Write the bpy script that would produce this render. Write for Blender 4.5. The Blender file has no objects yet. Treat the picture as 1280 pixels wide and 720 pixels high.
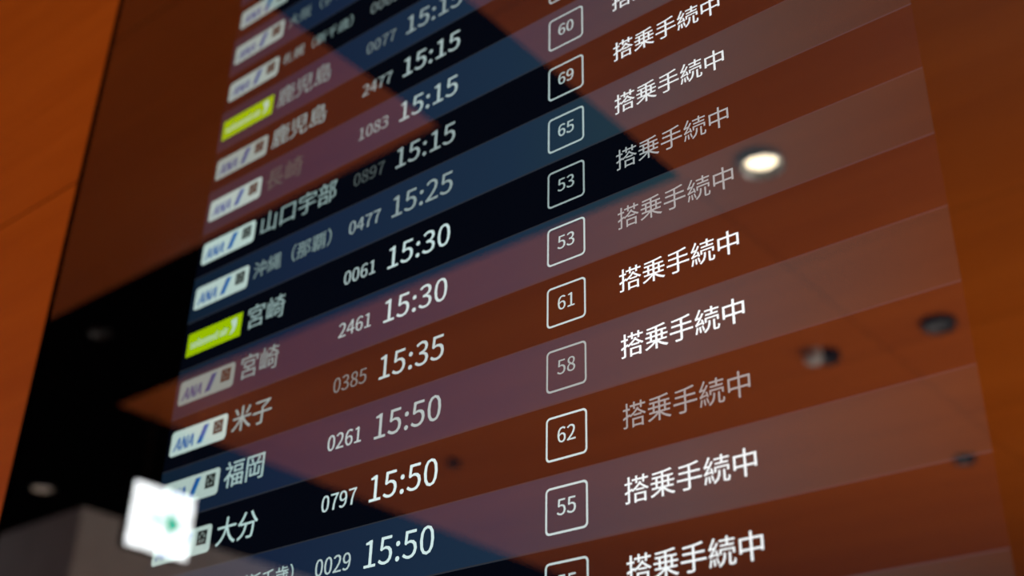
import bpy, bmesh, math, random
from mathutils import Matrix, Vector
from mathutils.geometry import tessellate_polygon

C = bpy.context.scene.collection
scene = bpy.context.scene

# ---------------------------------------------------------------- camera
cam_d = bpy.data.cameras.new('camera')
cam_d.sensor_width = 36.0
cam_d.lens = 43.271
cam_d.clip_start = 0.02
cam_d.dof.use_dof = True
cam_d.dof.focus_distance = 1.36
cam_d.dof.aperture_fstop = 2.6
cam = bpy.data.objects.new('camera', cam_d)
C.objects.link(cam)
ROT = Matrix(((0.77496415, 0.29484292, 0.5590154), (0.63168578, -0.38947104, -0.67028754), (0.02009077, 0.87257089, -0.48807418)))
cam.matrix_world = Matrix.Translation((-0.152773, -0.971863, 1.618562)) @ ROT.to_4x4()
scene.camera = cam

# ---------------------------------------------------------------- daylight outside
world = bpy.data.worlds.new('world')
scene.world = world
world.use_nodes = True
bg = world.node_tree.nodes['Background']
bg.inputs[0].default_value = (0.72, 0.84, 1.0, 1)
bg.inputs[1].default_value = 1.5

# ---------------------------------------------------------------- added fill lamps, out of view
def area(name, loc, direction, sx, sy, power, col):
    d = bpy.data.lights.new(name, 'AREA')
    d.shape = 'RECTANGLE'; d.size = sx; d.size_y = sy
    d.energy = power; d.color = col
    o = bpy.data.objects.new(name, d); C.objects.link(o)
    o.location = loc
    o.rotation_euler = Vector(direction).to_track_quat('-Z', 'Y').to_euler()
    return o
area('ceiling_fill', (0.4, -4.9, 0.95), (-0.1, 0, 1), 2.0, 5.6, 270, (1.0, 0.93, 0.84))  # added fill for the ceiling, no fixture known here
area('ceiling_fill', (-4.6, -5.0, 0.95), (0, 0, 1), 1.6, 4.0, 34, (1.0, 0.93, 0.86))
w = area('wall_fill', (-4.4, -1.9, 0.9), (2.0, 1.9, 2.2), 1.0, 0.6, 4.1, (1.0, 0.94, 0.88))  # added fill aimed at the wooden wall, not a known fixture
w.data.spread = math.radians(85)
w = area('wall_fill', (-8.9, -1.3, 0.6), (0.3, -1.9, 2.6), 1.2, 0.5, 9.0, (0.95, 0.97, 1.0))  # added fill to brighten the grey block's near face
w.data.spread = math.radians(100)

scene.view_settings.view_transform = 'Standard'
scene.view_settings.look = 'None'
scene.view_settings.gamma = 1
scene.view_settings.exposure = 0
scene.view_settings.use_curve_mapping = False
scene.cycles.use_denoising = True
scene.cycles.max_bounces = 8
scene.cycles.transparent_max_bounces = 8
scene.cycles.sample_clamp_indirect = 4.0

# ---------------------------------------------------------------- materials
MATS = {}
def principled(name, base, rough=0.5, spec=0.5, coat=0.0, coat_rough=0.1, metallic=0.0):
    if name in MATS: return MATS[name]
    m = bpy.data.materials.new(name); m.use_nodes = True
    b = m.node_tree.nodes['Principled BSDF']
    b.inputs['Base Color'].default_value = (*base, 1)
    b.inputs['Roughness'].default_value = rough
    b.inputs['Specular IOR Level'].default_value = spec
    b.inputs['Coat Weight'].default_value = coat
    b.inputs['Coat Roughness'].default_value = coat_rough
    b.inputs['Metallic'].default_value = metallic
    MATS[name] = m
    return m
def wood(name, along, rough=0.42, tone=1.0):
    """orange veneer with streaky grain running along one axis"""
    m = principled(name, (0.5, 0.1, 0.012), rough, 0.08, 0.045, 0.3)
    nt = m.node_tree; N = nt.nodes; L = nt.links; b = N['Principled BSDF']
    tc = N.new('ShaderNodeTexCoord'); mp = N.new('ShaderNodeMapping')
    sc = [9, 9, 9]; sc[along] = 0.5
    mp.inputs['Scale'].default_value = sc
    L.new(tc.outputs['Object'], mp.inputs['Vector'])
    n1 = N.new('ShaderNodeTexNoise'); n1.inputs['Scale'].default_value = 3.0; n1.inputs['Detail'].default_value = 6; n1.inputs['Roughness'].default_value = 0.62
    L.new(mp.outputs[0], n1.inputs['Vector'])
    n2 = N.new('ShaderNodeTexNoise'); n2.inputs['Scale'].default_value = 0.35; n2.inputs['Detail'].default_value = 2
    L.new(mp.outputs[0], n2.inputs['Vector'])
    mx = N.new('ShaderNodeMath'); mx.operation = 'ADD'
    s1 = N.new('ShaderNodeMath'); s1.operation = 'MULTIPLY'; s1.inputs[1].default_value = 0.55
    s2 = N.new('ShaderNodeMath'); s2.operation = 'MULTIPLY'; s2.inputs[1].default_value = 0.45
    L.new(n1.outputs['Fac'], s1.inputs[0]); L.new(n2.outputs['Fac'], s2.inputs[0])
    L.new(s1.outputs[0], mx.inputs[0]); L.new(s2.outputs[0], mx.inputs[1])
    cr = N.new('ShaderNodeValToRGB')
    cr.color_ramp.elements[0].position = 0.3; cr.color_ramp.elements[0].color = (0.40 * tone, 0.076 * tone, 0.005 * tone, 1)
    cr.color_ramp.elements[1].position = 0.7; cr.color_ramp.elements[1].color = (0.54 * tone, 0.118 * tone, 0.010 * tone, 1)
    L.new(mx.outputs[0], cr.inputs[0]); L.new(cr.outputs[0], b.inputs['Base Color'])
    bp = N.new('ShaderNodeBump'); bp.inputs['Strength'].default_value = 0.04; bp.inputs['Distance'].default_value = 0.002
    L.new(n1.outputs['Fac'], bp.inputs['Height']); L.new(bp.outputs[0], b.inputs['Normal'])
    return m
def emit(name, col, strength=1.0, base=(0.001, 0.001, 0.001)):
    if name in MATS: return MATS[name]
    m = principled(name, base, 0.9, 0.0)
    b = m.node_tree.nodes['Principled BSDF']
    b.inputs['Emission Color'].default_value = (*col, 1)
    b.inputs['Emission Strength'].default_value = strength
    return m
def noisy(name, a, bcol, rough, scale=4.0):
    m = principled(name, a, rough, 0.3)
    nt = m.node_tree; N = nt.nodes; L = nt.links
    tc = N.new('ShaderNodeTexCoord'); n = N.new('ShaderNodeTexNoise'); n.inputs['Scale'].default_value = scale; n.inputs['Detail'].default_value = 5
    cr = N.new('ShaderNodeValToRGB'); cr.color_ramp.elements[0].color = (*a, 1); cr.color_ramp.elements[1].color = (*bcol, 1)
    cr.color_ramp.elements[0].position = 0.35; cr.color_ramp.elements[1].position = 0.65
    L.new(tc.outputs['Object'], n.inputs['Vector']); L.new(n.outputs['Fac'], cr.inputs[0]); L.new(cr.outputs[0], N['Principled BSDF'].inputs['Base Color'])
    return m
WOOD_CEIL = wood('wood_ceiling', 0)
WOOD_WALL_SHADED = wood('wood_wall_shaded', 0, tone=0.76)  # same wood as the ceiling, weaker light on the wall put into its colour
BLACK = principled('black_paint', (0.0012, 0.0012, 0.0014), 0.9, 0.0)
BLACK_METAL = principled('black_metal', (0.012, 0.012, 0.013), 0.45, 0.3)
GREY = noisy('grey_plaster', (0.66, 0.60, 0.57), (0.74, 0.68, 0.65), 0.75)
FLOOR = noisy('grey_terrazzo', (0.28, 0.27, 0.26), (0.4, 0.39, 0.37), 0.35, 30)
STEEL = principled('steel', (0.5, 0.5, 0.5), 0.3, 0.5, metallic=1.0)
REFLECTOR = principled('brushed_reflector', (0.75, 0.68, 0.55), 0.35, 0.5, metallic=1.0)
DARK_REFLECTOR = principled('dark_reflector', (0.10, 0.10, 0.10), 0.4, 0.4)
LCD = principled('dark_lcd', (0.0008, 0.0008, 0.001), 0.9, 0.0)

def make_glass():
    """smoked protective sheet: a partly mirrored front surface over the display"""
    m = bpy.data.materials.new('smoked_glass'); m.use_nodes = True
    nt = m.node_tree; N = nt.nodes; L = nt.links; N.clear()
    out = N.new('ShaderNodeOutputMaterial'); mix = N.new('ShaderNodeMixShader')
    tr = N.new('ShaderNodeBsdfTransparent'); tr.inputs[0].default_value = (0.97, 0.985, 1.0, 1)
    gl = N.new('ShaderNodeBsdfGlossy'); gl.inputs['Roughness'].default_value = 0.0
    gl.inputs['Color'].default_value = (1, 1, 1, 1)
    fr = N.new('ShaderNodeFresnel'); fr.inputs['IOR'].default_value = 2.9
    geo = N.new('ShaderNodeNewGeometry')
    inv = N.new('ShaderNodeMath'); inv.operation = 'SUBTRACT'; inv.inputs[0].default_value = 1.0
    L.new(geo.outputs['Backfacing'], inv.inputs[1])
    mu = N.new('ShaderNodeMath'); mu.operation = 'MULTIPLY'
    L.new(fr.outputs[0], mu.inputs[0]); L.new(inv.outputs[0], mu.inputs[1])
    L.new(mu.outputs[0], mix.inputs[0]); L.new(tr.outputs[0], mix.inputs[1]); L.new(gl.outputs[0], mix.inputs[2])
    L.new(mix.outputs[0], out.inputs['Surface'])
    return m
GLASS = make_glass()

# ---------------------------------------------------------------- mesh helpers
def link(name, bm, mats, parent=None, loc=(0, 0, 0)):
    me = bpy.data.meshes.new(name); bm.to_mesh(me); bm.free()
    for m in (mats if isinstance(mats, (list, tuple)) else [mats]): me.materials.append(m)
    o = bpy.data.objects.new(name, me); C.objects.link(o)
    o.location = loc
    if parent: o.parent = parent
    return o
def add_box(bm, x0, x1, y0, y1, z0, z1, mi=0, bevel=0.0):
    r = bmesh.ops.create_cube(bm, size=1.0)
    vs = r['verts']
    for v in vs:
        v.co = Vector(((x0 + x1) / 2 + v.co.x * (x1 - x0), (y0 + y1) / 2 + v.co.y * (y1 - y0), (z0 + z1) / 2 + v.co.z * (z1 - z0)))
    fs = list({f for v in vs for f in v.link_faces})
    for f in fs: f.material_index = mi
    if bevel:
        es = list({e for v in vs for e in v.link_edges})
        bmesh.ops.bevel(bm, geom=es, offset=bevel, segments=2, affect='EDGES', clamp_overlap=True)
    return fs
def box(name, x0, x1, y0, y1, z0, z1, mat, parent=None, bevel=0.0):
    bm = bmesh.new(); add_box(bm, x0, x1, y0, y1, z0, z1, 0, bevel)
    return link(name, bm, mat, parent)
def lathe(bm, prof, seg=32, mi=0, axis='z', origin=(0, 0, 0), smooth=True):
    """prof: list of (r, z); open profile turned about z"""
    rings = []
    for r, z in prof:
        if r < 1e-6:
            rings.append([bm.verts.new((origin[0], origin[1], origin[2] + z))])
        else:
            rings.append([bm.verts.new((origin[0] + r * math.cos(2 * math.pi * i / seg), origin[1] + r * math.sin(2 * math.pi * i / seg), origin[2] + z)) for i in range(seg)])
    for a, b in zip(rings, rings[1:]):
        for i in range(seg):
            j = (i + 1) % seg
            if len(a) == 1: f = bm.faces.new((a[0], b[i], b[j]))
            elif len(b) == 1: f = bm.faces.new((a[i], a[j], b[0]))
            else: f = bm.faces.new((a[i], a[j], b[j], b[i]))
            f.material_index = mi; f.smooth = smooth
def empty(name, loc, label=None, cat=None, group=None):
    o = bpy.data.objects.new(name, None); C.objects.link(o); o.location = loc
    o.empty_display_size = 0.05
    if label: o['label'] = label; o['category'] = cat
    if group: o['group'] = group
    return o
def structure(o):
    o['kind'] = 'structure'; return o

# ---------------------------------------------------------------- the room
CEIL = 4.2186          # underside of the wood panels
X0, X1, Y0, YB = -12.0, 3.6, -11.0, 0.07
structure(box('floor', X0 - .2, X1 + .2, Y0 - .2, YB + .25, -0.2, 0.0, FLOOR))
ceiling = structure(box('ceiling', X0 - .2, X1 + .2, Y0 - .2, YB + .25, CEIL + 0.025, CEIL + 0.2, BLACK))
def slab_panel(name, parent, x0, x1, y0, y1, z0, z1, face_mat, facing, gap=0.0018, off=None):
    """a veneered board: wood face, black edges, eased arrises"""
    bm = bmesh.new()
    ox, oy, oz = off or ((x0 + x1) / 2, (y0 + y1) / 2, (z0 + z1) / 2)
    gx = gap; gy = gap if facing == 'z' else 0; gz = gap if facing == 'y' else 0
    add_box(bm, x0 + gx - ox, x1 - gx - ox, y0 + gy - oy, y1 - gy - oy, z0 + gz - oz, z1 - gz - oz)
    for f in bm.faces:
        n = f.normal
        want = n.z < -0.5 if facing == 'z' else n.y < -0.5
        f.material_index = 0 if want else 1
    return link(name, bm, [face_mat, BLACK], parent, (ox, oy, oz))
# ceiling boards (module 0.965 m), with the two black channels left open between them
ceil_panels = []
for x0, x1 in ((-5.6, -2.6),):
    for y0, y1 in ((-0.58, YB), (-1.55, -0.58)):
        ceil_panels.append((x0, x1, y0, y1))
right_rows = [(-0.265, YB), (-1.23, -0.265), (-3.16, -1.23)]
y = -3.16
while y > Y0:
    right_rows.append((max(y - 0.965, Y0), y)); y -= 0.965
for x0, x1 in ((-2.1, 1.4), (1.4, X1)):
    for y0, y1 in right_rows: ceil_panels.append((x0, x1, y0, y1))
for y0, y1 in [(-3.16, -2.33)] + right_rows[3:]:
    ceil_panels.append((-5.6, -2.1, y0, y1))
for x0, x1, y0, y1 in ceil_panels:
    slab_panel('ceiling_panel', ceiling, x0, x1, y0, y1, CEIL, CEIL + 0.025, WOOD_CEIL, 'z')
# the wall that carries the board: horizontal wooden boards 0.965 m high
wall_back = structure(box('wall_back', X0 - .2, X1 + .2, YB + 0.022, YB + 0.25, 0.0, CEIL + .025, BLACK))
zs = [0.0, 0.125, 1.09, 2.055, 3.02, 3.985, CEIL + .02]
for z0, z1 in zip(zs, zs[1:]):
    for x0, x1 in ((X0, -8.4), (-8.4, -4.9), (-4.9, -1.4), (-1.4, 2.1), (2.1, X1)):
        slab_panel('wall_panel', wall_back, x0, x1, YB, YB + 0.022, z0, z1, WOOD_WALL_SHADED, 'y')
structure(box('wall_right', X1, X1 + .2, Y0 - .2, YB + .02, 0.0, CEIL + .025, GREY))
structure(box('wall_front', X0 - .2, X1, Y0 - .2, Y0, 0.0, CEIL + .025, GREY))
bm = bmesh.new()
add_box(bm, X0 - .2, X0, Y0, YB + .02, 0, 0.5); add_box(bm, X0 - .2, X0, Y0, YB + .02, 3.4, CEIL + .025)
add_box(bm, X0 - .2, X0, Y0, Y0 + .6, 0.5, 3.4); add_box(bm, X0 - .2, X0, YB - .6, YB + .02, 0.5, 3.4)
structure(link('wall_left', bm, GREY))
win = bpy.data.objects.new('window_1', None); C.objects.link(win); win.location = (X0 - .1, (Y0 + YB) / 2, 0.5); structure(win)
bm = bmesh.new()
wl = (YB - .6) - (Y0 + .6)
for i in range(6):
    yy = -wl / 2 + wl * i / 5
    a = max(yy - .03, -wl / 2); b = min(yy + .03, wl / 2)
    add_box(bm, -.04, .04, a, b, 0, 2.9)
add_box(bm, -.039, .039, -wl / 2, wl / 2, 0, .05); add_box(bm, -.039, .039, -wl / 2, wl / 2, 2.85, 2.9)
link('window_frame', bm, BLACK_METAL, win)
wg = principled('window_glass', (1, 1, 1), 0.0, 0.5)
wg.node_tree.nodes['Principled BSDF'].inputs['Transmission Weight'].default_value = 1.0
wg.node_tree.nodes['Principled BSDF'].inputs['IOR'].default_value = 1.01
for i in range(5):
    a = -wl / 2 + wl * i / 5 + .03; b = -wl / 2 + wl * (i + 1) / 5 - .03
    box('pane', -.004, .004, a, b, .05, 2.85, wg, win)
# grey boxed-out wall block whose top corner shows in the glass
structure(box('wall_block', -10.4, -7.25, -8.2, -3.22, 0.0, CEIL + .025, GREY))

# ---------------------------------------------------------------- writing: glyph outlines
# for each character: advance in thousandths of an em, then its closed outlines as x, y, x, y, ... in 1500ths of an em
GLYPHS = {
 '0': (555, [[417,-20,599,44,717,234,759,554,717,870,599,1057,417,1119,235,1057,117,870,75,554,117,234,235,44],[417,92,307,140,234,291,207,554,234,815,307,964,417,1011,527,964,600,815,627,554,600,291,527,140]]),
 '1': (555, [[132,0,735,0,735,114,515,114,515,1100,410,1100,271,1042,182,1022,182,935,378,935,378,114,132,114]]),
 '2': (555, [[66,0,758,0,758,119,273,108,500,346,651,575,705,797,666,967,555,1079,384,1119,258,1099,152,1044,60,959,140,881,206,947,282,992,368,1008,481,980,548,903,570,791,516,590,350,357,66,81]]),
 '3': (555, [[395,-20,574,18,701,125,749,294,717,427,634,521,516,573,516,581,619,638,687,726,711,845,669,993,556,1087,390,1119,273,1102,172,1056,84,989,158,902,225,957,301,995,386,1008,485,987,549,926,572,834,543,727,447,652,267,624,267,519,469,492,577,415,609,299,581,190,502,119,386,95,274,113,185,159,114,221,44,132,129,57,244,2]]),
 '4': (555, [[510,0,639,0,639,303,786,303,786,413,639,413,639,1100,488,1100,30,393,30,303,510,303],[510,413,173,413,518,950,510,750]]),
 '5': (555, [[393,-20,569,25,701,153,753,357,708,556,588,671,422,708,361,703,257,665,285,983,699,983,699,1100,165,1100,129,587,203,540,262,576,320,597,386,605,506,575,585,489,614,354,582,215,498,126,380,95,267,112,179,157,110,216,41,126,127,56,242,2]]),
 '6': (555, [[452,-20,610,26,724,150,768,338,730,530,624,645,462,683,375,667,289,622,213,551,255,820,356,964,497,1007,562,996,622,967,671,923,749,1007,680,1065,595,1105,491,1119,291,1061,142,871,84,525,133,223,263,41],[216,441,291,523,368,567,440,581,550,551,616,467,638,338,613,206,547,120,452,89,333,129,253,248]]),
 '7': (555, [[297,0,440,0,474,382,568,703,762,1017,762,1100,74,1100,74,983,608,983,436,687,338,374]]),
 '8': (555, [[420,-20,601,19,720,120,764,264,737,394,670,488,579,554,646,627,701,718,725,827,688,977,585,1079,423,1116,269,1081,162,984,122,837,142,733,196,648,270,578,173,507,99,405,69,273,115,122,238,19],[495,597,373,653,282,728,246,837,269,931,331,992,422,1014,522,988,586,919,608,819,595,740,557,666],[422,83,303,109,221,181,191,285,210,384,263,468,342,534,487,470,592,389,633,269,607,172,533,106]]),
 '9': (555, [[353,-20,547,41,694,239,752,597,703,888,571,1062,381,1119,223,1075,110,950,66,762,104,572,209,456,369,417,461,434,547,480,623,551,578,281,480,137,348,95,279,105,216,133,162,179,87,93,157,35,244,-5],[621,666,545,581,468,534,392,519,283,550,217,634,195,762,220,895,287,982,383,1013,503,973,584,857]]),
 ':': (278, [[209,585,258,598,294,635,308,690,294,745,258,782,209,795,158,782,123,745,110,690,123,635,158,598],[209,-20,258,-6,294,30,308,84,294,139,258,176,209,189,158,176,123,139,110,84,123,30,158,-6]]),
 'A': (608, [[6,0,146,0,252,336,654,336,759,0,906,0,533,1100,378,1100],[287,446,450,987,456,987,620,446]]),
 'N': (723, [[152,0,282,0,279,693,266,921,272,921,390,695,791,0,933,0,933,1100,801,1100,804,412,821,180,813,180,695,407,293,1100,152,1100]]),
 'a': (563, [[326,-20,423,-4,513,39,600,98,612,0,725,0,725,501,696,678,605,794,443,836,317,819,209,778,123,729,176,635,247,677,329,709,420,722,523,692,574,616,588,516,305,459,141,361,89,212,120,86,203,8],[365,92,291,104,240,146,221,221,255,313,371,381,588,425,588,198,512,139,440,103]]),
 'd': (620, [[416,-20,509,-4,593,38,668,96,680,0,792,0,792,1194,654,1194,662,741,592,792,518,824,432,836,258,783,130,635,80,407,121,175,238,31],[446,96,324,133,247,240,221,408,253,572,337,681,456,720,523,712,588,684,654,635,654,207,587,145,518,108]]),
 'e': (554, [[468,-20,570,-8,659,21,735,63,687,155,625,120,558,98,483,90,346,125,253,224,213,375,762,375,768,453,730,656,620,788,443,836,265,784,131,636,78,407,131,177,270,31],[212,473,254,610,337,697,446,726,555,697,624,612,648,473]]),
 'i': (275, [[138,0,276,0,276,815,138,815],[207,983,255,994,287,1026,299,1074,287,1121,255,1152,207,1163,160,1152,128,1121,117,1074,128,1026,160,994]]),
 'l': (284, [[282,-20,362,-8,342,98,295,100,281,119,276,1194,138,1194,138,162,153,64,199,2]]),
 'o': (606, [[455,-20,641,31,778,176,831,407,778,639,641,785,455,836,268,785,131,639,78,407,131,176,268,31],[455,95,331,134,249,242,219,407,249,571,331,681,455,720,579,681,662,571,692,407,662,242,579,134]]),
 'r': (388, [[138,0,276,0,276,524,338,634,409,694,480,713,560,699,585,818,498,836,411,815,332,756,264,666,251,815,138,815]]),
 's': (468, [[351,-20,513,14,613,101,647,222,609,345,516,420,313,505,249,548,224,611,240,670,290,713,375,729,443,720,503,694,560,657,626,743,555,790,470,823,374,836,222,805,126,722,93,605,129,491,218,418,418,333,488,284,516,215,499,150,445,104,356,87,266,99,187,133,114,185,48,93,135,35,238,-5]]),
 '中': (1000, [[687,1261,687,992,144,992,144,279,257,279,257,372,687,372,687,-119,806,-119,806,372,1238,372,1238,287,1354,287,1354,992,806,992,806,1261],[257,483,257,882,687,882,687,483],[1238,483,806,483,806,882,1238,882]]),
 '丹': (1000, [[558,936,771,751,851,665,938,738,749,914,639,999],[297,1182,296,603,80,603,80,495,290,495,258,304,185,120,53,-45,135,-125,283,62,365,276,401,495,1106,495,1102,5,1088,-9,798,-11,842,-122,1076,-115,1145,-102,1188,-78,1211,-36,1218,29,1218,495,1423,495,1423,603,1218,603,1218,1182],[408,1077,1106,1077,1106,603,407,603]]),
 '乗': (1000, [[690,570,690,401,474,401,474,570],[690,669,474,669,474,834,690,834],[803,570,1026,570,1026,401,803,401],[803,669,803,834,1026,834,1026,669],[1212,1239,918,1191,551,1157,174,1137,200,1041,690,1067,690,933,165,933,165,834,365,834,365,669,86,669,86,570,365,570,365,401,147,401,147,302,603,302,445,184,256,84,60,12,138,-83,334,1,525,113,690,246,690,-120,803,-120,803,246,969,109,1161,-6,1360,-90,1441,11,1241,83,1051,182,891,302,1367,302,1367,401,1136,401,1136,570,1418,570,1418,669,1136,669,1136,834,1348,834,1348,933,803,933,803,1077,1144,1120,1289,1148]]),
 '伊': (1000, [[1220,699,1220,450,911,450,920,699],[521,450,521,345,780,345,721,202,610,71,434,-38,509,-123,708,11,831,170,894,345,1220,345,1220,266,1330,266,1330,699,1439,699,1439,806,1330,806,1330,1157,542,1157,542,1052,809,1052,809,806,438,806,438,699,809,699,800,450],[1220,806,920,806,920,1052,1220,1052],[416,1256,310,1033,178,829,30,662,93,551,260,749,260,-119,368,-119,368,914,475,1118,521,1223]]),
 '児': (1000, [[665,767,1187,767,1187,530,665,530],[665,1094,1187,1094,1187,860,665,860],[555,1193,555,429,1301,429,1301,1193],[215,1218,215,408,324,408,324,1218],[875,387,875,42,889,-52,942,-100,1273,-114,1368,-91,1419,-7,1441,165,1336,210,1327,70,1306,8,1264,-6,1015,-3,994,12,989,387],[477,386,428,199,302,62,54,-29,119,-128,394,-14,538,156,599,386]]),
 '分': (1000, [[1010,1233,906,1191,1034,967,1189,756,1351,590,1442,684,1281,834,1129,1027],[486,1230,379,1010,236,817,66,663,162,576,281,686,281,582,570,582,511,337,370,125,98,-29,167,-125,463,54,620,298,689,582,1097,582,1078,279,1053,100,1020,21,983,4,731,12,762,-64,768,-101,1005,-104,1089,-80,1122,-51,1165,52,1194,269,1218,693,288,693,410,842,517,1012,606,1197]]),
 '千': (1000, [[1190,1241,898,1171,536,1114,159,1071,191,972,687,1028,687,668,78,668,78,558,687,558,687,-120,806,-120,806,558,1424,558,1424,668,806,668,806,1046,1136,1109,1277,1146]]),
 '口': (1000, [[191,1103,191,-83,308,-83,308,45,1194,45,1194,-77,1315,-77,1315,1103],[308,161,308,990,1194,990,1194,161]]),
 '大': (1000, [[692,1259,685,985,669,830,93,830,93,714,650,714,555,432,370,176,65,-24,150,-117,452,87,644,344,752,629,895,314,1094,62,1354,-117,1438,-12,1178,157,981,406,845,714,1414,714,1414,830,789,830,813,1259]]),
 '子': (1000, [[698,810,698,593,77,593,77,480,698,480,694,9,681,-2,392,-3,440,-120,667,-112,737,-99,783,-75,808,-34,815,29,815,480,1430,480,1430,593,815,593,815,752,990,854,1162,974,1310,1101,1224,1166,1199,1158,227,1158,227,1047,1074,1047,957,960,827,878]]),
 '宇': (1000, [[108,479,108,371,698,371,694,12,682,2,413,0,462,-113,675,-106,741,-93,785,-69,809,-30,816,30,816,371,1397,371,1397,479,816,479,816,714,1184,714,1184,819,311,819,311,714,698,714,698,479],[639,1224,699,1101,108,1101,108,773,219,773,219,995,1276,995,1276,773,1391,773,1391,1101,830,1101,750,1256]]),
 '宮': (1000, [[470,792,1026,792,1026,594,470,594],[255,368,255,-116,368,-116,368,-54,1148,-54,1148,-110,1264,-110,1264,368,732,368,798,501,1139,501,1139,885,363,885,363,501,666,501,614,368],[368,45,368,269,1148,269,1148,45],[636,1236,696,1116,123,1116,123,777,233,777,233,1013,1270,1013,1270,777,1384,777,1384,1116,830,1116,750,1270]]),
 '山': (1000, [[162,948,162,-3,1224,-3,1224,-114,1340,-114,1340,950,1224,950,1224,111,807,111,807,1244,690,1244,690,111,278,111,278,948]]),
 '岡': (1000, [[423,1013,534,777,630,815,518,1044],[134,1181,134,-120,243,-120,243,1074,1265,1074,1261,5,1250,-6,1031,-9,1068,-105,1258,-99,1315,-87,1350,-65,1370,-30,1376,24,1376,1181],[399,561,399,111,1100,111,1100,561,999,561,999,209,797,209,797,674,1203,674,1203,768,945,768,1085,1020,974,1049,888,858,837,768,315,768,315,674,693,674,693,209,497,209,497,561]]),
 '島': (1000, [[272,1140,272,296,1250,296,1232,132,1211,34,1188,-12,1139,-27,990,-20,1017,-117,1188,-119,1253,-101,1279,-81,1313,-14,1339,118,1367,383,383,383,383,480,1421,480,1421,570,383,570,383,678,1196,678,1196,1140,738,1140,797,1248,666,1267,620,1140],[1085,867,1085,761,383,761,383,867],[1085,945,383,945,383,1056,1085,1056],[144,222,144,-21,863,-21,863,-68,966,-68,966,228,863,228,863,69,608,69,608,272,504,272,504,69,248,69,248,222]]),
 '崎': (1000, [[716,498,716,59,809,59,809,144,1097,144,1097,498],[809,414,1004,414,1004,228,809,228],[986,1259,975,1127,660,1127,660,1034,957,1034,902,925,802,846,641,791,696,710,840,758,944,822,1014,906,1318,720,1390,798,1052,992,1062,1034,1397,1034,1397,1127,1079,1127,1089,1259],[615,705,615,611,1241,611,1238,-7,1228,-16,1002,-17,1043,-120,1229,-114,1286,-102,1323,-80,1342,-44,1348,611,1444,611,1444,705],[95,1013,95,77,492,114,492,50,578,50,578,1014,492,1014,492,215,381,204,381,1247,287,1247,287,195,179,185,179,1013]]),
 '幌': (1000, [[777,929,1273,929,1273,810,777,810],[777,1127,1273,1127,1273,1008,777,1008],[678,659,758,504,783,435,876,471,811,616,765,690],[1286,696,1166,467,1252,434,1384,660],[621,410,621,312,840,312,803,153,711,39,540,-36,600,-122,795,-26,900,116,944,312,1082,312,1085,-26,1097,-65,1145,-103,1275,-114,1364,-108,1410,-91,1427,-74,1447,-18,1457,90,1370,137,1364,15,1351,-11,1298,-23,1211,-20,1192,9,1191,312,1430,312,1430,410,1077,410,1077,726,1378,726,1378,1208,677,1208,677,726,969,726,969,410],[101,977,101,191,188,191,188,876,297,876,297,-117,393,-117,393,876,512,876,507,303,422,302,453,204,537,212,567,225,586,247,597,315,597,977,393,977,393,1262,297,1262,297,977]]),
 '手': (1000, [[75,483,75,372,695,372,690,14,675,0,369,-3,417,-114,659,-109,731,-95,776,-70,802,-29,810,38,810,372,1430,372,1430,483,810,483,810,726,1345,726,1345,834,810,834,810,1079,1141,1133,1280,1167,1197,1259,909,1198,547,1155,174,1130,201,1032,695,1065,695,834,176,834,176,726,695,726,695,483]]),
 '搭': (1000, [[935,926,824,798,677,675,507,567,491,650,362,593,362,852,497,852,497,957,362,957,362,1259,254,1259,254,957,74,957,74,852,254,852,254,548,68,471,102,359,254,426,251,5,243,-4,87,-6,119,-113,265,-105,309,-92,340,-68,357,-32,362,474,477,525,536,461,722,578,722,489,1196,489,1196,575,1375,467,1453,554,1288,639,1131,744,1005,846,1037,888],[1110,1258,1110,1109,809,1109,809,1258,704,1258,704,1109,498,1109,498,1008,704,1008,704,861,809,861,809,1008,1110,1008,1110,861,1215,861,1215,1008,1427,1008,1427,1109,1215,1109,1215,1258],[732,585,880,709,945,776,1182,585],[629,371,629,-120,735,-120,735,-63,1194,-63,1194,-120,1306,-120,1306,371],[735,33,735,276,1194,276,1194,33]]),
 '新': (1000, [[540,320,663,77,743,125,666,280,617,360],[203,353,166,262,119,176,62,102,141,45,199,127,252,225,294,330],[830,1116,830,600,822,386,783,164,690,-38,777,-107,880,115,925,364,935,648,1163,648,1163,-113,1273,-113,1273,648,1438,648,1438,753,935,753,935,1041,1252,1107,1391,1151,1300,1233,1167,1189],[321,1241,387,1103,92,1103,92,1008,755,1008,755,1103,504,1103,423,1267],[566,1001,485,761,69,761,69,665,377,665,377,509,75,509,75,410,377,410,370,9,243,8,276,-89,395,-83,435,-71,462,-50,476,-19,480,410,761,410,761,509,480,509,480,665,779,665,779,761,587,761,671,978],[189,977,236,828,248,761,345,788,310,927,281,998]]),
 '札': (1000, [[806,1247,806,120,822,-2,879,-63,992,-80,1250,-80,1359,-49,1414,56,1436,251,1366,280,1336,302,1323,129,1297,44,1244,21,1002,21,949,28,924,57,918,119,918,1247],[357,1259,357,933,78,933,78,825,339,825,258,613,152,412,35,254,98,147,191,278,280,440,357,620,357,-120,468,-120,468,639,644,401,717,497,468,773,468,825,734,825,734,933,468,933,468,1259]]),
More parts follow.
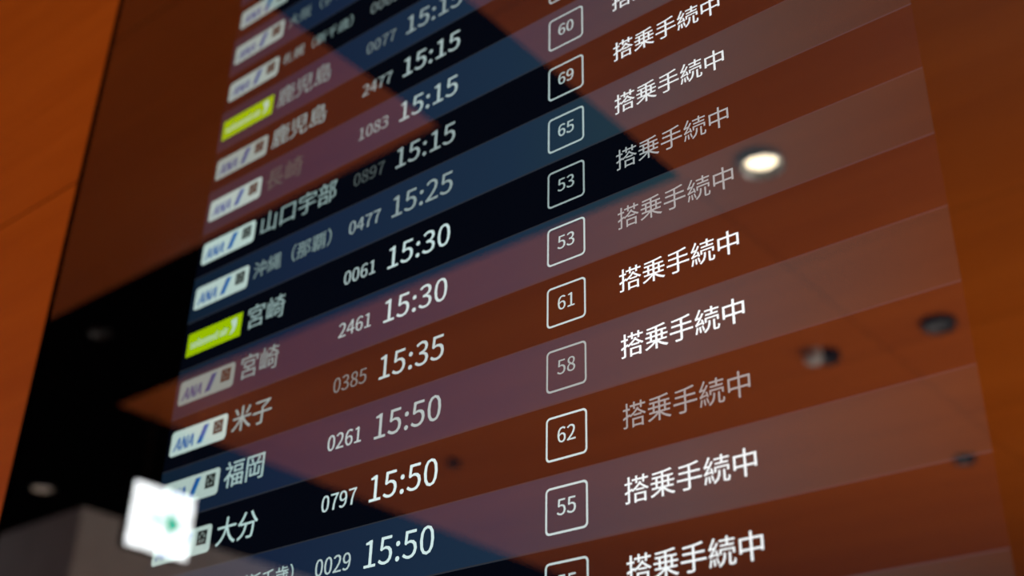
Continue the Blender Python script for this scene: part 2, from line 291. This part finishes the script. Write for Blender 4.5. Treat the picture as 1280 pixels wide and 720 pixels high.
 '歳': (1000, [[699,320,782,160,807,89,887,123,820,272,774,348],[398,348,366,254,325,166,275,90,348,42,401,125,448,224,485,330],[335,1193,335,947,92,947,92,852,869,852,879,714,177,714,169,292,132,111,48,-57,135,-123,227,63,270,268,281,621,893,621,925,458,968,308,1019,174,936,92,845,19,746,-42,822,-122,991,4,1067,78,1141,-30,1220,-100,1301,-125,1375,-101,1423,-18,1448,144,1363,195,1353,70,1336,-1,1309,-24,1255,-2,1197,61,1137,161,1215,274,1281,399,1334,536,1233,558,1195,454,1147,356,1091,266,1020,492,995,621,1406,621,1406,714,1295,714,1310,728,1140,852,1414,852,1414,947,827,947,827,1070,1270,1070,1270,1155,827,1155,827,1261,716,1261,716,947,441,947,441,1193],[1056,813,1194,714,981,714,971,852,1106,852],[347,510,347,422,549,422,548,-4,423,-11,455,-101,566,-95,603,-84,628,-64,641,-35,644,422,845,422,845,510]]),
 '沖': (1000, [[140,1167,346,1057,423,998,489,1092,409,1148,201,1250],[59,758,270,659,350,606,411,702,329,753,117,843],[108,-26,204,-101,388,220,473,386,390,459,198,113],[911,860,911,498,641,498,641,860],[1023,860,1300,860,1300,498,1023,498],[911,1256,911,968,534,968,534,302,641,302,641,389,911,389,911,-119,1023,-119,1023,389,1300,389,1300,311,1409,311,1409,968,1023,968,1023,1256]]),
 '福': (1000, [[200,1214,315,993,407,1038,290,1252],[800,897,1229,897,1229,732,800,732],[699,989,699,641,1334,641,1334,989],[614,1187,614,1089,1414,1089,1414,1187],[953,450,953,294,725,294,725,450],[1055,450,1295,450,1295,294,1055,294],[953,206,953,45,725,45,725,206],[1055,206,1295,206,1295,45,1055,45],[83,978,83,876,462,876,344,683,193,512,29,380,87,278,222,389,288,455,288,-117,398,-117,398,531,557,357,620,444,620,-120,725,-120,725,-50,1295,-50,1295,-116,1403,-116,1403,543,620,543,620,452,428,624,554,832,602,942,540,983]]),
 '米': (1000, [[1220,1187,1157,1058,1001,809,1097,764,1262,1004,1342,1137],[174,1130,258,1010,331,885,380,774,491,824,438,934,362,1057,276,1173],[689,1259,689,683,87,683,87,570,600,570,445,363,254,180,53,44,137,-51,337,99,528,293,689,515,689,-120,807,-120,807,519,972,303,1166,110,1367,-38,1453,59,1250,192,1057,370,897,570,1412,570,1412,683,807,683,807,1259]]),
 '続': (1000, [[627,699,627,429,723,429,723,608,1316,608,1316,429,1417,429,1417,699],[1094,503,1094,44,1104,-41,1141,-84,1339,-96,1405,-77,1442,-4,1459,143,1366,185,1361,66,1349,13,1327,2,1209,4,1199,17,1196,503],[828,503,828,410,812,266,734,103,552,-50,633,-125,829,46,914,233,932,407,932,503],[285,281,323,-41,408,-21,368,299],[141,296,93,51,57,-53,144,-86,208,148,231,279],[434,311,522,24,603,53,509,335],[672,896,672,801,1373,801,1373,896,1080,896,1080,1028,1424,1028,1424,1124,1080,1124,1080,1262,974,1262,974,1124,618,1124,618,1028,974,1028,974,896],[95,357,246,399,477,444,497,362,582,389,525,579,486,680,407,657,452,527,228,489,345,640,456,807,557,981,465,1029,360,833,197,818,342,1078,405,1218,308,1261,244,1099,101,839,76,811,51,797,86,699,300,737,170,555,94,471,62,453]]),
 '縄': (1000, [[279,281,320,-39,399,-23,354,297],[141,296,93,51,57,-53,135,-81,197,150,221,279],[437,306,519,18,594,44,509,329],[95,357,250,400,491,447,510,363,587,390,532,579,494,680,419,660,467,528,224,486,340,637,450,804,551,978,464,1025,360,831,194,816,340,1076,402,1217,306,1258,243,1097,101,837,53,795,86,699,302,738,170,551,94,467,63,450],[944,341,944,224,732,224,732,341],[1044,341,1276,341,1276,224,1044,224],[944,425,732,425,732,537,944,537],[1044,425,1044,537,1276,537,1276,425],[755,917,944,917,944,798,755,798],[1044,917,1239,917,1239,798,1044,798],[755,1109,944,1109,944,993,755,993],[1044,1109,1239,1109,1239,993,1044,993],[635,621,635,51,732,51,732,138,944,138,944,59,957,-36,1004,-83,1318,-96,1395,-82,1436,-34,1454,59,1367,93,1359,26,1343,-6,1312,-15,1067,-10,1049,12,1044,138,1375,138,1375,621,1044,621,1044,716,1339,716,1339,1190,656,1190,656,716,944,716,944,621]]),
 '覇': (1000, [[173,1032,173,771,1336,771,1336,1032,975,1032,975,1110,1424,1110,1424,1194,78,1194,78,1110,516,1110,516,1032],[618,1110,869,1110,869,1032,618,1032],[851,690,846,279,824,168,777,60,777,93,468,93,468,158,726,158,726,387,468,387,468,447,632,447,632,597,771,597,771,672,632,672,632,746,534,746,534,672,311,672,311,746,218,746,218,672,78,672,78,597,218,597,218,447,371,447,371,387,126,387,126,158,371,158,371,93,68,93,68,11,371,11,371,-119,468,-119,468,11,743,11,672,-59,755,-122,843,-28,900,76,933,186,1253,186,1251,-16,1242,-25,1052,-26,1083,-119,1253,-114,1304,-104,1336,-82,1353,-50,1358,690],[534,597,534,518,311,518,311,597],[1253,599,1253,482,953,482,953,599],[1253,393,1253,273,947,273,953,393],[218,317,371,317,371,227,218,227],[468,317,629,317,629,227,468,227],[275,954,516,954,516,851,275,851],[618,954,869,954,869,851,618,851],[975,954,1229,954,1229,851,975,851]]),
 '那': (1000, [[641,1082,639,830,423,830,431,1082],[87,482,87,380,264,380,218,220,152,81,63,-36,155,-119,254,26,326,191,375,380,633,380,614,96,599,44,571,17,392,21,420,-59,425,-98,603,-98,643,-87,675,-66,704,-30,735,117,748,473,753,1185,80,1185,80,1082,318,1082,312,830,101,830,101,729,308,729,282,482],[638,729,635,482,393,482,417,729],[879,1181,879,-117,987,-117,987,1074,1277,1074,1089,672,1215,546,1280,435,1300,336,1295,286,1281,245,1253,219,1178,203,1034,206,1067,99,1224,99,1298,116,1328,132,1373,178,1398,244,1406,326,1389,435,1328,555,1205,687,1424,1134,1346,1185]]),
 '部': (1000, [[212,942,285,763,306,683,408,713,352,881,309,968],[941,1181,941,-117,1041,-117,1041,1077,1283,1077,1127,672,1232,545,1285,432,1300,333,1297,283,1284,242,1261,215,1199,198,1083,203,1113,96,1202,94,1309,113,1336,128,1375,174,1398,240,1405,323,1391,431,1340,552,1236,686,1423,1136,1346,1185],[371,1239,434,1083,120,1083,120,981,828,981,828,1083,549,1083,471,1267],[650,972,581,773,540,678,77,678,77,575,863,575,863,678,650,678,762,947],[164,437,164,-110,270,-110,270,-39,681,-39,681,-99,794,-99,794,437],[270,63,270,335,681,335,681,63]]),
 '長': (1000, [[344,1200,344,537,80,537,80,435,324,435,324,98,311,46,282,11,251,-11,302,-122,365,-95,837,30,843,129,435,33,435,435,677,435,842,184,1078,2,1387,-110,1457,-9,1297,31,1154,88,1029,162,1252,291,1355,362,1264,423,1065,287,954,224,838,359,792,435,1423,435,1423,537,459,537,459,666,1229,666,1229,758,459,758,459,884,1229,884,1229,975,459,975,459,1104,1276,1104,1276,1200]]),
 '阪': (1000, [[1255,719,1211,556,1152,411,1079,284,1008,415,950,561,906,719],[665,1158,665,621,655,388,611,150,510,-62,600,-128,712,102,761,361,771,719,813,719,864,526,931,352,1014,198,920,103,816,26,704,-32,771,-125,883,-63,987,14,1080,107,1166,15,1262,-63,1372,-126,1450,-35,1335,24,1235,100,1148,191,1247,361,1324,566,1376,807,1307,827,771,822,771,1068,1200,1116,1387,1152,1316,1248,1127,1212],[122,1196,122,-120,222,-120,222,1094,437,1094,297,747,393,635,442,534,456,446,441,368,420,345,362,330,248,333,279,234,364,233,466,250,491,263,528,303,550,362,557,435,545,533,498,641,402,761,573,1155,500,1200]]),
 '鹿': (1000, [[536,783,536,597,293,597,294,783],[536,876,294,876,294,1032,536,1032],[641,783,902,783,902,597,641,597],[641,876,641,1032,902,1032,902,876],[1008,783,1268,783,1268,597,1008,597],[702,1241,747,1133,186,1133,179,447,141,188,50,-51,141,-113,222,78,268,291,290,504,1376,504,1376,876,1008,876,1008,1032,1415,1032,1415,1133,873,1133,812,1270],[378,-120,556,-82,834,-41,831,50,518,9,518,231,822,231,822,324,518,324,518,464,411,464,411,65,398,18,370,-10,339,-24],[893,465,893,51,906,-37,957,-82,1286,-95,1368,-77,1414,-11,1433,120,1339,161,1331,58,1312,12,1276,2,1027,5,1007,20,1002,191,1268,276,1384,329,1298,405,1113,319,1002,281,1002,465]]),
 '（': (1000, [[1043,570,1080,296,1184,57,1342,-144,1432,-98,1283,96,1186,318,1152,570,1186,822,1283,1045,1432,1238,1342,1285,1184,1083,1080,845]]),
 '）': (1000, [[458,570,420,845,317,1083,159,1285,69,1238,218,1045,314,822,348,570,314,318,218,96,69,-98,159,-144,317,57,420,296]]),
}

def glyph_loops(ch):
    if ch == ' ': return 0.25, []
    adv, flat = GLYPHS[ch]
    return adv / 1000, [[(f[i] / 1500, f[i + 1] / 1500) for i in range(0, len(f), 2)] for f in flat]
_cache = {}
def glyph(ch):
    if ch not in _cache:
        adv, loops = glyph_loops(ch)
        tris = []
        def area2(lp): return sum(lp[i - 1][0] * lp[i][1] - lp[i][0] * lp[i - 1][1] for i in range(len(lp)))
        def inside(p, lp):
            c = False
            for i in range(len(lp)):
                (xa, ya), (xb, yb) = lp[i - 1], lp[i]
                if (ya > p[1]) != (yb > p[1]) and p[0] < (xb - xa) * (p[1] - ya) / (yb - ya) + xa: c = not c
            return c
        start = [sum(len(l) for l in loops[:i]) for i in range(len(loops))]
        depth = [sum(inside(lp[0], o) for o in loops if o is not lp) for lp in loops]
        for i, lp in enumerate(loops):
            if depth[i] % 2: continue
            grp = [i] + [j for j, h in enumerate(loops) if depth[j] == depth[i] + 1 and inside(h[0], lp)]
            idx = [start[g] + n for g in grp for n in range(len(loops[g]))]
            for t in tessellate_polygon([[Vector((x, y, 0)) for x, y in loops[g]] for g in grp]):
                tris.append(tuple(idx[n] for n in t))
        _cache[ch] = (adv, [p for lp in loops for p in lp], tris)
    return _cache[ch]
S = 0.08                                    # one row of the board, in metres
def BX(u): return u * S
def BZ(v): return 2.72 - v * S
def text_into(bm, text, u, vc, em, yy, mi=0, shear=0.0, sx=1.0, mid=0.38, bold=0.0):
    """writing with its left at u, centred on row height vc; em in rows"""
    for ch in text:
        adv, pts, tris = glyph(ch)
        for dx in ((0,) if not bold else (-bold, 0, bold)):
            vs = [bm.verts.new((BX(u + (px * sx + dx + shear * (py - mid)) * em), yy - abs(dx) * 1e-3, BZ(vc) + (py - mid) * em * S)) for px, py in pts]
            for t in tris:
                try:
                    f = bm.faces.new([vs[i] for i in t]); f.material_index = mi
                    f.normal_update()
                    if f.normal.y > 0: f.normal_flip()
                except ValueError: pass
        u += adv * em * sx
    return u
def poly(bm, pts, yy, mi=0):
    f = bm.faces.new([bm.verts.new((BX(u), yy, BZ(v))) for u, v in pts]); f.material_index = mi
    f.normal_update()
    if f.normal.y > 0: f.normal_flip()
def rounded(u0, u1, v0, v1, r, n=5):
    P = []
    for cu, cv, a0 in ((u1 - r, v0 + r, -90), (u1 - r, v1 - r, 0), (u0 + r, v1 - r, 90), (u0 + r, v0 + r, 180)):
        for i in range(n + 1):
            a = math.radians(a0 + 90 * i / n); P.append((cu + r * math.cos(a), cv + r * math.sin(a)))
    return P
def ring(bm, outer, inner, yy, mi=0):
    vo = [bm.verts.new((BX(u), yy, BZ(v))) for u, v in outer]; vi = [bm.verts.new((BX(u), yy, BZ(v))) for u, v in inner]
    n = len(vo)
    for i in range(n):
        j = (i + 1) % n
        f = bm.faces.new((vo[i], vo[j], vi[j], vi[i])); f.material_index = mi
        f.normal_update()
        if f.normal.y > 0: f.normal_flip()
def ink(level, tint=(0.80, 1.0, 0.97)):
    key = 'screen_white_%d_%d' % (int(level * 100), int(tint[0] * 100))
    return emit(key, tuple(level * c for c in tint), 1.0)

# ---------------------------------------------------------------- the departure board
board = empty('departure_board', (-1.034, YB, BZ(12)), 'huge black glass departure board with white flight rows on the orange wooden wall', 'display board')
board_inv = Matrix.Translation(-Vector(board.location))
def bpart(name, bm, mats, parent=None):
    o = link(name, bm, mats, parent or board)
    o.matrix_parent_inverse = Matrix.Identity(4)
    if (parent or board) is board: o.location = -Vector(board.location)
    return o
UL, UR, VT, VB = -25.43, -0.42, -15.0, 12.0
bm = bmesh.new(); add_box(bm, BX(UL) + .003, BX(UR) - .003, 0.006, YB, BZ(VB) + .003, BZ(VT) - .003, 0, .002); bpart('housing', bm, BLACK_METAL)
bm = bmesh.new()
for a, b, c, d in ((BX(UL), BX(UL) + .007, BZ(VB), BZ(VT)), (BX(UR) - .007, BX(UR), BZ(VB), BZ(VT)), (BX(UL) + .007, BX(UR) - .007, BZ(VB), BZ(VB) + .007), (BX(UL) + .007, BX(UR) - .007, BZ(VT) - .007, BZ(VT))):
    add_box(bm, a, b, -.008, .006, c, d, 0, .001)
bpart('frame', bm, BLACK)
bm = bmesh.new(); add_box(bm, BX(UL) + .0072, BX(UR) - .0072, -.005, -.002, BZ(VB) + .0072, BZ(VT) - .0072); bpart('glass_panel', bm, GLASS)
bm = bmesh.new(); add_box(bm, BX(UL) + .0072, BX(UR) - .0072, 0.0015, .0055, BZ(VB) + .0072, BZ(VT) - .0072); bpart('backing_sheet', bm, LCD)

DU0, DU1 = -20.12, -5.62
def band_light():
    """pale stripe of the screen: blue on the left, warmer and fainter towards its right end"""
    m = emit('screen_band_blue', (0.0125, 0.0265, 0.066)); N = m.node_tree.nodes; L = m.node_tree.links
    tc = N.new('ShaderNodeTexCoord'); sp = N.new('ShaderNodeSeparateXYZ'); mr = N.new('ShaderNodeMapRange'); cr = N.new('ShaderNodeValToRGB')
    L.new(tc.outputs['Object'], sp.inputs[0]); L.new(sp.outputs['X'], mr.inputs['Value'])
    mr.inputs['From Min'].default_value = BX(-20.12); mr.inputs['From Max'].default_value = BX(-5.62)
    L.new(mr.outputs[0], cr.inputs[0]); e = cr.color_ramp.elements  # the screen's viewing-angle fade is painted into this emission ramp
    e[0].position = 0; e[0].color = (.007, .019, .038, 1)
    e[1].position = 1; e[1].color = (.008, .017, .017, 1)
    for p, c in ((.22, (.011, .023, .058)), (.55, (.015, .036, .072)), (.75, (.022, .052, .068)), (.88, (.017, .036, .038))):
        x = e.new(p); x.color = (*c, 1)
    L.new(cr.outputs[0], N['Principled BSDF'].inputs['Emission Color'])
    return m
BAND_LIGHT = band_light()
BAND_DARK = emit('screen_band_dark', (0.0013, 0.0023, 0.0058))
BAND_LINE = emit('screen_band_line', (0.034, 0.038, 0.048))
LOGO_BLUE = (0.02, 0.15, 0.52); LOGO_SKY = (0.10, 0.42, 0.75)
# row: place, em, number, time, gate, logo kind, levels (logo, place, number, time, gate, status)
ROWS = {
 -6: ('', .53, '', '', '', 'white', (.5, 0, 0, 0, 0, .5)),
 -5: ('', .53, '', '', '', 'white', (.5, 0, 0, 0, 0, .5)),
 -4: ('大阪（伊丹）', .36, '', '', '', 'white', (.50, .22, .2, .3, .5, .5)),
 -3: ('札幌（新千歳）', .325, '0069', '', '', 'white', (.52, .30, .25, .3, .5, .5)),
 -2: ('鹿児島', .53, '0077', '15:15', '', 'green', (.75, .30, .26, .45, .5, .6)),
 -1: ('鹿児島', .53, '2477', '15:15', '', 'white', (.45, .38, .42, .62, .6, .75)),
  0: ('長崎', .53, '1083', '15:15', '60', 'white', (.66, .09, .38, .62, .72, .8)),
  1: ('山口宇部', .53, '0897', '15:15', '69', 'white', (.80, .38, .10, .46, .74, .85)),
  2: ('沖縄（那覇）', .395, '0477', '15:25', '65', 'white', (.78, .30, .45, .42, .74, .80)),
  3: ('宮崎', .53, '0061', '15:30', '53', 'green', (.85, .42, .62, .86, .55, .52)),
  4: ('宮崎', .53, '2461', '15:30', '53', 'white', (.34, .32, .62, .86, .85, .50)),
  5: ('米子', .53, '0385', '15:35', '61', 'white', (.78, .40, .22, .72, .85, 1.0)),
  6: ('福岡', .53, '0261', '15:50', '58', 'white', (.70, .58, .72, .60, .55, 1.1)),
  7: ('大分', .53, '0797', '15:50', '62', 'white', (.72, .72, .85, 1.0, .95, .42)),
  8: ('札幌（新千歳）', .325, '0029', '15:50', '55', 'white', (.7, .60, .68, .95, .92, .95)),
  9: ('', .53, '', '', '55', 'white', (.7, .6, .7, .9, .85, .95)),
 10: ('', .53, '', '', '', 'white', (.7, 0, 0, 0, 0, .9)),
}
for k in range(-14, 12):
    light = k % 2 == 0
    bm = bmesh.new()
    yy = 0.0008
    poly(bm, [(DU0, k), (DU1, k), (DU1, k + 1), (DU0, k + 1)], yy, 0)
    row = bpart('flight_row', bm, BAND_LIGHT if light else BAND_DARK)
    if light:
        bm = bmesh.new()
        poly(bm, [(DU0, k), (DU1, k), (DU1, k + .018), (DU0, k + .018)], yy - .0003)
        poly(bm, [(DU0, k + .978), (DU1, k + .978), (DU1, k + 1), (DU0, k + 1)], yy - .0003)
        bpart('edge_line', bm, BAND_LINE, row)
    if k not in ROWS: continue
    place, em, num, tim, gate, kind, lv = ROWS[k]
    ty = -0.0004
    # airline logo card
    bm = bmesh.new()
    u0, u1, v0, v1 = -19.99, -18.42, k + .265, k + .75
    w = u1 - u0; L = lv[0]
    if kind == 'white':
        poly(bm, rounded(u0, u1, v0, v1, .075), ty, 0)
        e = text_into(bm, 'ANA', u0 + .085 * w, k + .545, .33, ty - .0003, 1, 0.25, .86, .36, .034)
        a = u0 + .49 * w
        poly(bm, [(a, k + .665), (a + .12, k + .665), (a + .27, k + .335), (a + .15, k + .335)], ty - .0003, 1)
        poly(bm, [(a + .12, k + .665), (a + .155, k + .665), (a + .305, k + .335), (a + .27, k + .335)], ty - .0005, 2)
        # dark square with a five-armed star emblem
        q0, q1, w0, w1 = u0 + .765 * w, u0 + .93 * w, k + .345, k + .595
        poly(bm, [(q0, w0), (q1, w0), (q1, w1), (q0, w1)], ty - .0003, 3)
        cx, cv, R = (q0 + q1) / 2, (w0 + w1) / 2, .098
        for i in range(5):
            t = math.radians(-90 + 72 * i); d = math.radians(27)
            poly(bm, [(cx + R * math.cos(t - d), cv + R * math.sin(t - d)), (cx + R * math.cos(t + d), cv + R * math.sin(t + d)), (cx + .35 * R * math.cos(t), cv + .35 * R * math.sin(t))], ty - .0005, 4)
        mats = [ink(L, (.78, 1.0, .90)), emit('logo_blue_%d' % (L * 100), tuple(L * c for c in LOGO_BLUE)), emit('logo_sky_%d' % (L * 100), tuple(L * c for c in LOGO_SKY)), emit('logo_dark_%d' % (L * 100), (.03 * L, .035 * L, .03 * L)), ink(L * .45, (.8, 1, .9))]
        lg = bpart('airline_logo', bm, mats, row); lg['label'] = 'white airline card with blue letters, blue slash and small dark emblem'
    else:
        poly(bm, [(u0, v0), (u1, v0), (u1, v1), (u0, v1)], ty, 0)
        text_into(bm, 'solaseed air', u0 + .07 * w, k + .54, .20, ty - .0003, 1, 0, .97, .30, .03)
        c = [(u0 + .80 * w, k + .36), (u0 + .90 * w, k + .33), (u0 + .915 * w, k + .47), (u0 + .88 * w, k + .60), (u0 + .80 * w, k + .66), (u0 + .85 * w, k + .52)]
        poly(bm, c, ty - .0003, 1)
        lg = bpart('airline_logo', bm, [emit('logo_lime_%d' % (L * 100), (.50 * L, .78 * L, .0)), ink(L, (.75, 1.0, .80))], row); lg['label'] = 'lime green airline card with white lettering'
    if place:
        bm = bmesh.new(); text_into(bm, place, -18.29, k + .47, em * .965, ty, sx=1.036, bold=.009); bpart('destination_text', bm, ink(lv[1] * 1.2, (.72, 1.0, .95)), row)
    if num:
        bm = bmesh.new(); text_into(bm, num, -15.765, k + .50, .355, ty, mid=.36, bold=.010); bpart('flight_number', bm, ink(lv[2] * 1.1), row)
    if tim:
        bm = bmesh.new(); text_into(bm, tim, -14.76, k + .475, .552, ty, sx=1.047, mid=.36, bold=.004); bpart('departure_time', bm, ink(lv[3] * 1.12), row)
    if k >= -3:
        bm = bmesh.new()
        ring(bm, rounded(-11.385, -10.70, k + .18, k + .82, .07), rounded(-11.355, -10.73, k + .21, k + .79, .045), ty)
        bpart('gate_frame', bm, ink(lv[4]), row)
        if gate:
            bm = bmesh.new(); text_into(bm, gate, -11.04 - .555 * .295, k + .47, .295, ty, mid=.36, bold=.008); bpart('gate_number', bm, ink(lv[4]), row)
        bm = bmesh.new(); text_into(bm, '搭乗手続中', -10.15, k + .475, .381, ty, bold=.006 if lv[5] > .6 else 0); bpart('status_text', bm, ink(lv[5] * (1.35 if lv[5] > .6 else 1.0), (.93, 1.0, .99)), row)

# ---------------------------------------------------------------- recessed downlights in the ceiling
WARM = emit('warm_lamp', (1.0, 0.83, 0.58), 9.0)
DIM = emit('dim_lamp', (1.0, 0.80, 0.70), 0.7)
def can_light(x, y, z, label, lamp_mat, refl, r=.07, depth=.05, lamp_r=.035, trim=None, group=None):
    """downlight whose can hangs a little below the panel: trim ring, can, reflector cone, lamp disc"""
    t = empty('ceiling_downlight', (x, y, z), label, 'ceiling light', group)
    bm = bmesh.new()
    lathe(bm, [(r, 0), (r * 1.1, -.003), (r * 1.1, -depth - .012), (r, -depth - .018), (r * .93, -depth - .012)], 40)
    link('trim_ring', bm, trim or BLACK_METAL, t)
    bm = bmesh.new()
    lathe(bm, [(r * .93, -depth - .012), (r * .8, -depth * .5), (lamp_r, -.004)], 40)
    link('reflector', bm, refl, t)
    bm = bmesh.new(); lathe(bm, [(lamp_r, -.004), (lamp_r * .7, -.011), (0, -.014)], 32)
    link('lamp', bm, lamp_mat, t)
    return t
OFF = principled('unlit_lamp', (0.08, 0.08, 0.08), 0.5, 0.3)
can_light(-1.81, -2.42, CEIL, 'lit warm white round downlight, brightest spot reflected in the right half of the board', WARM, REFLECTOR, .075, .014, .056, trim=STEEL)
can_light(-1.80, -4.00, CEIL, 'dark unlit round downlight reflected at the far right, right of the half grey one', OFF, DARK_REFLECTOR, .07, .014)
t = can_light(-2.33, -3.99, CEIL, 'dark round downlight with a pale grey disc on its left, reflected below the lit spot', OFF, DARK_REFLECTOR, .045, .03, .02)
bm = bmesh.new(); lathe(bm, [(.046, 0), (.046, -.045), (.036, -.062), (0, -.066)], 28, origin=(-.055, .055, 0)); link('sensor_disc', bm, principled('pale_grey', (.55, .53, .50), .5), t)
can_light(-2.33, -5.66, CEIL, 'dark unlit downlight reflected low at the right edge of the lowest pale stripe', OFF, DARK_REFLECTOR, .055, .012)
can_light(-4.69, -3.99, CEIL, 'small faint dark downlight reflected beside the 15:50 times', OFF, DARK_REFLECTOR, .035, .015)
can_light(-7.10, -2.83, CEIL + .02, 'dim warm downlight reflected in the black area at the lower left', DIM, REFLECTOR, .07, .01, .06)
can_light(-4.96, -1.78, CEIL + .02, 'barely visible grey downlight in the black ceiling channel, reflected left of the board rows', OFF, DARK_REFLECTOR, .05, .01)

# ---------------------------------------------------------------- hanging illuminated direction sign
sx, sy, sz = -5.51, -2.655, 3.482
sign = empty('direction_sign', (sx, sy, sz), 'square glowing white sign with a green arrow, reflected over the logos at the lower left', 'sign')
W, H = .19, .34
bm = bmesh.new(); add_box(bm, -.07, -.008, -W, W, 0, H, 0, .006); link('housing', bm, BLACK_METAL, sign)
def yz_poly(bm, pts, x):
    f = bm.faces.new([bm.verts.new((x, a, b)) for a, b in pts]); f.normal_update()
    if f.normal.x < 0: f.normal_flip()
bm = bmesh.new(); add_box(bm, -.008, .004, -W, W, 0, H, 0, .003)
link('lit_face', bm, emit('sign_white', (.93, .98, 1.0), 5.0, (.8, .8, .8)), sign)
bm = bmesh.new()
cy, cz = -.035, H / 2
yz_poly(bm, [(cy - .085, cz), (cy + .0, cz + .072), (cy + .0, cz - .072)], .006)
yz_poly(bm, [(cy, cz + .010), (cy + .11, cz + .010), (cy + .11, cz - .010), (cy, cz - .010)], .006)
link('arrow', bm, emit('sign_green', (0.0, .80, .45), 2.2), sign)
for a in (-.12, .12):
    bm = bmesh.new(); lathe(bm, [(.006, H), (.006, CEIL + .025 - sz)], 10, origin=(-.03, a, 0)); link('hanging_rod', bm, BLACK_METAL, sign)
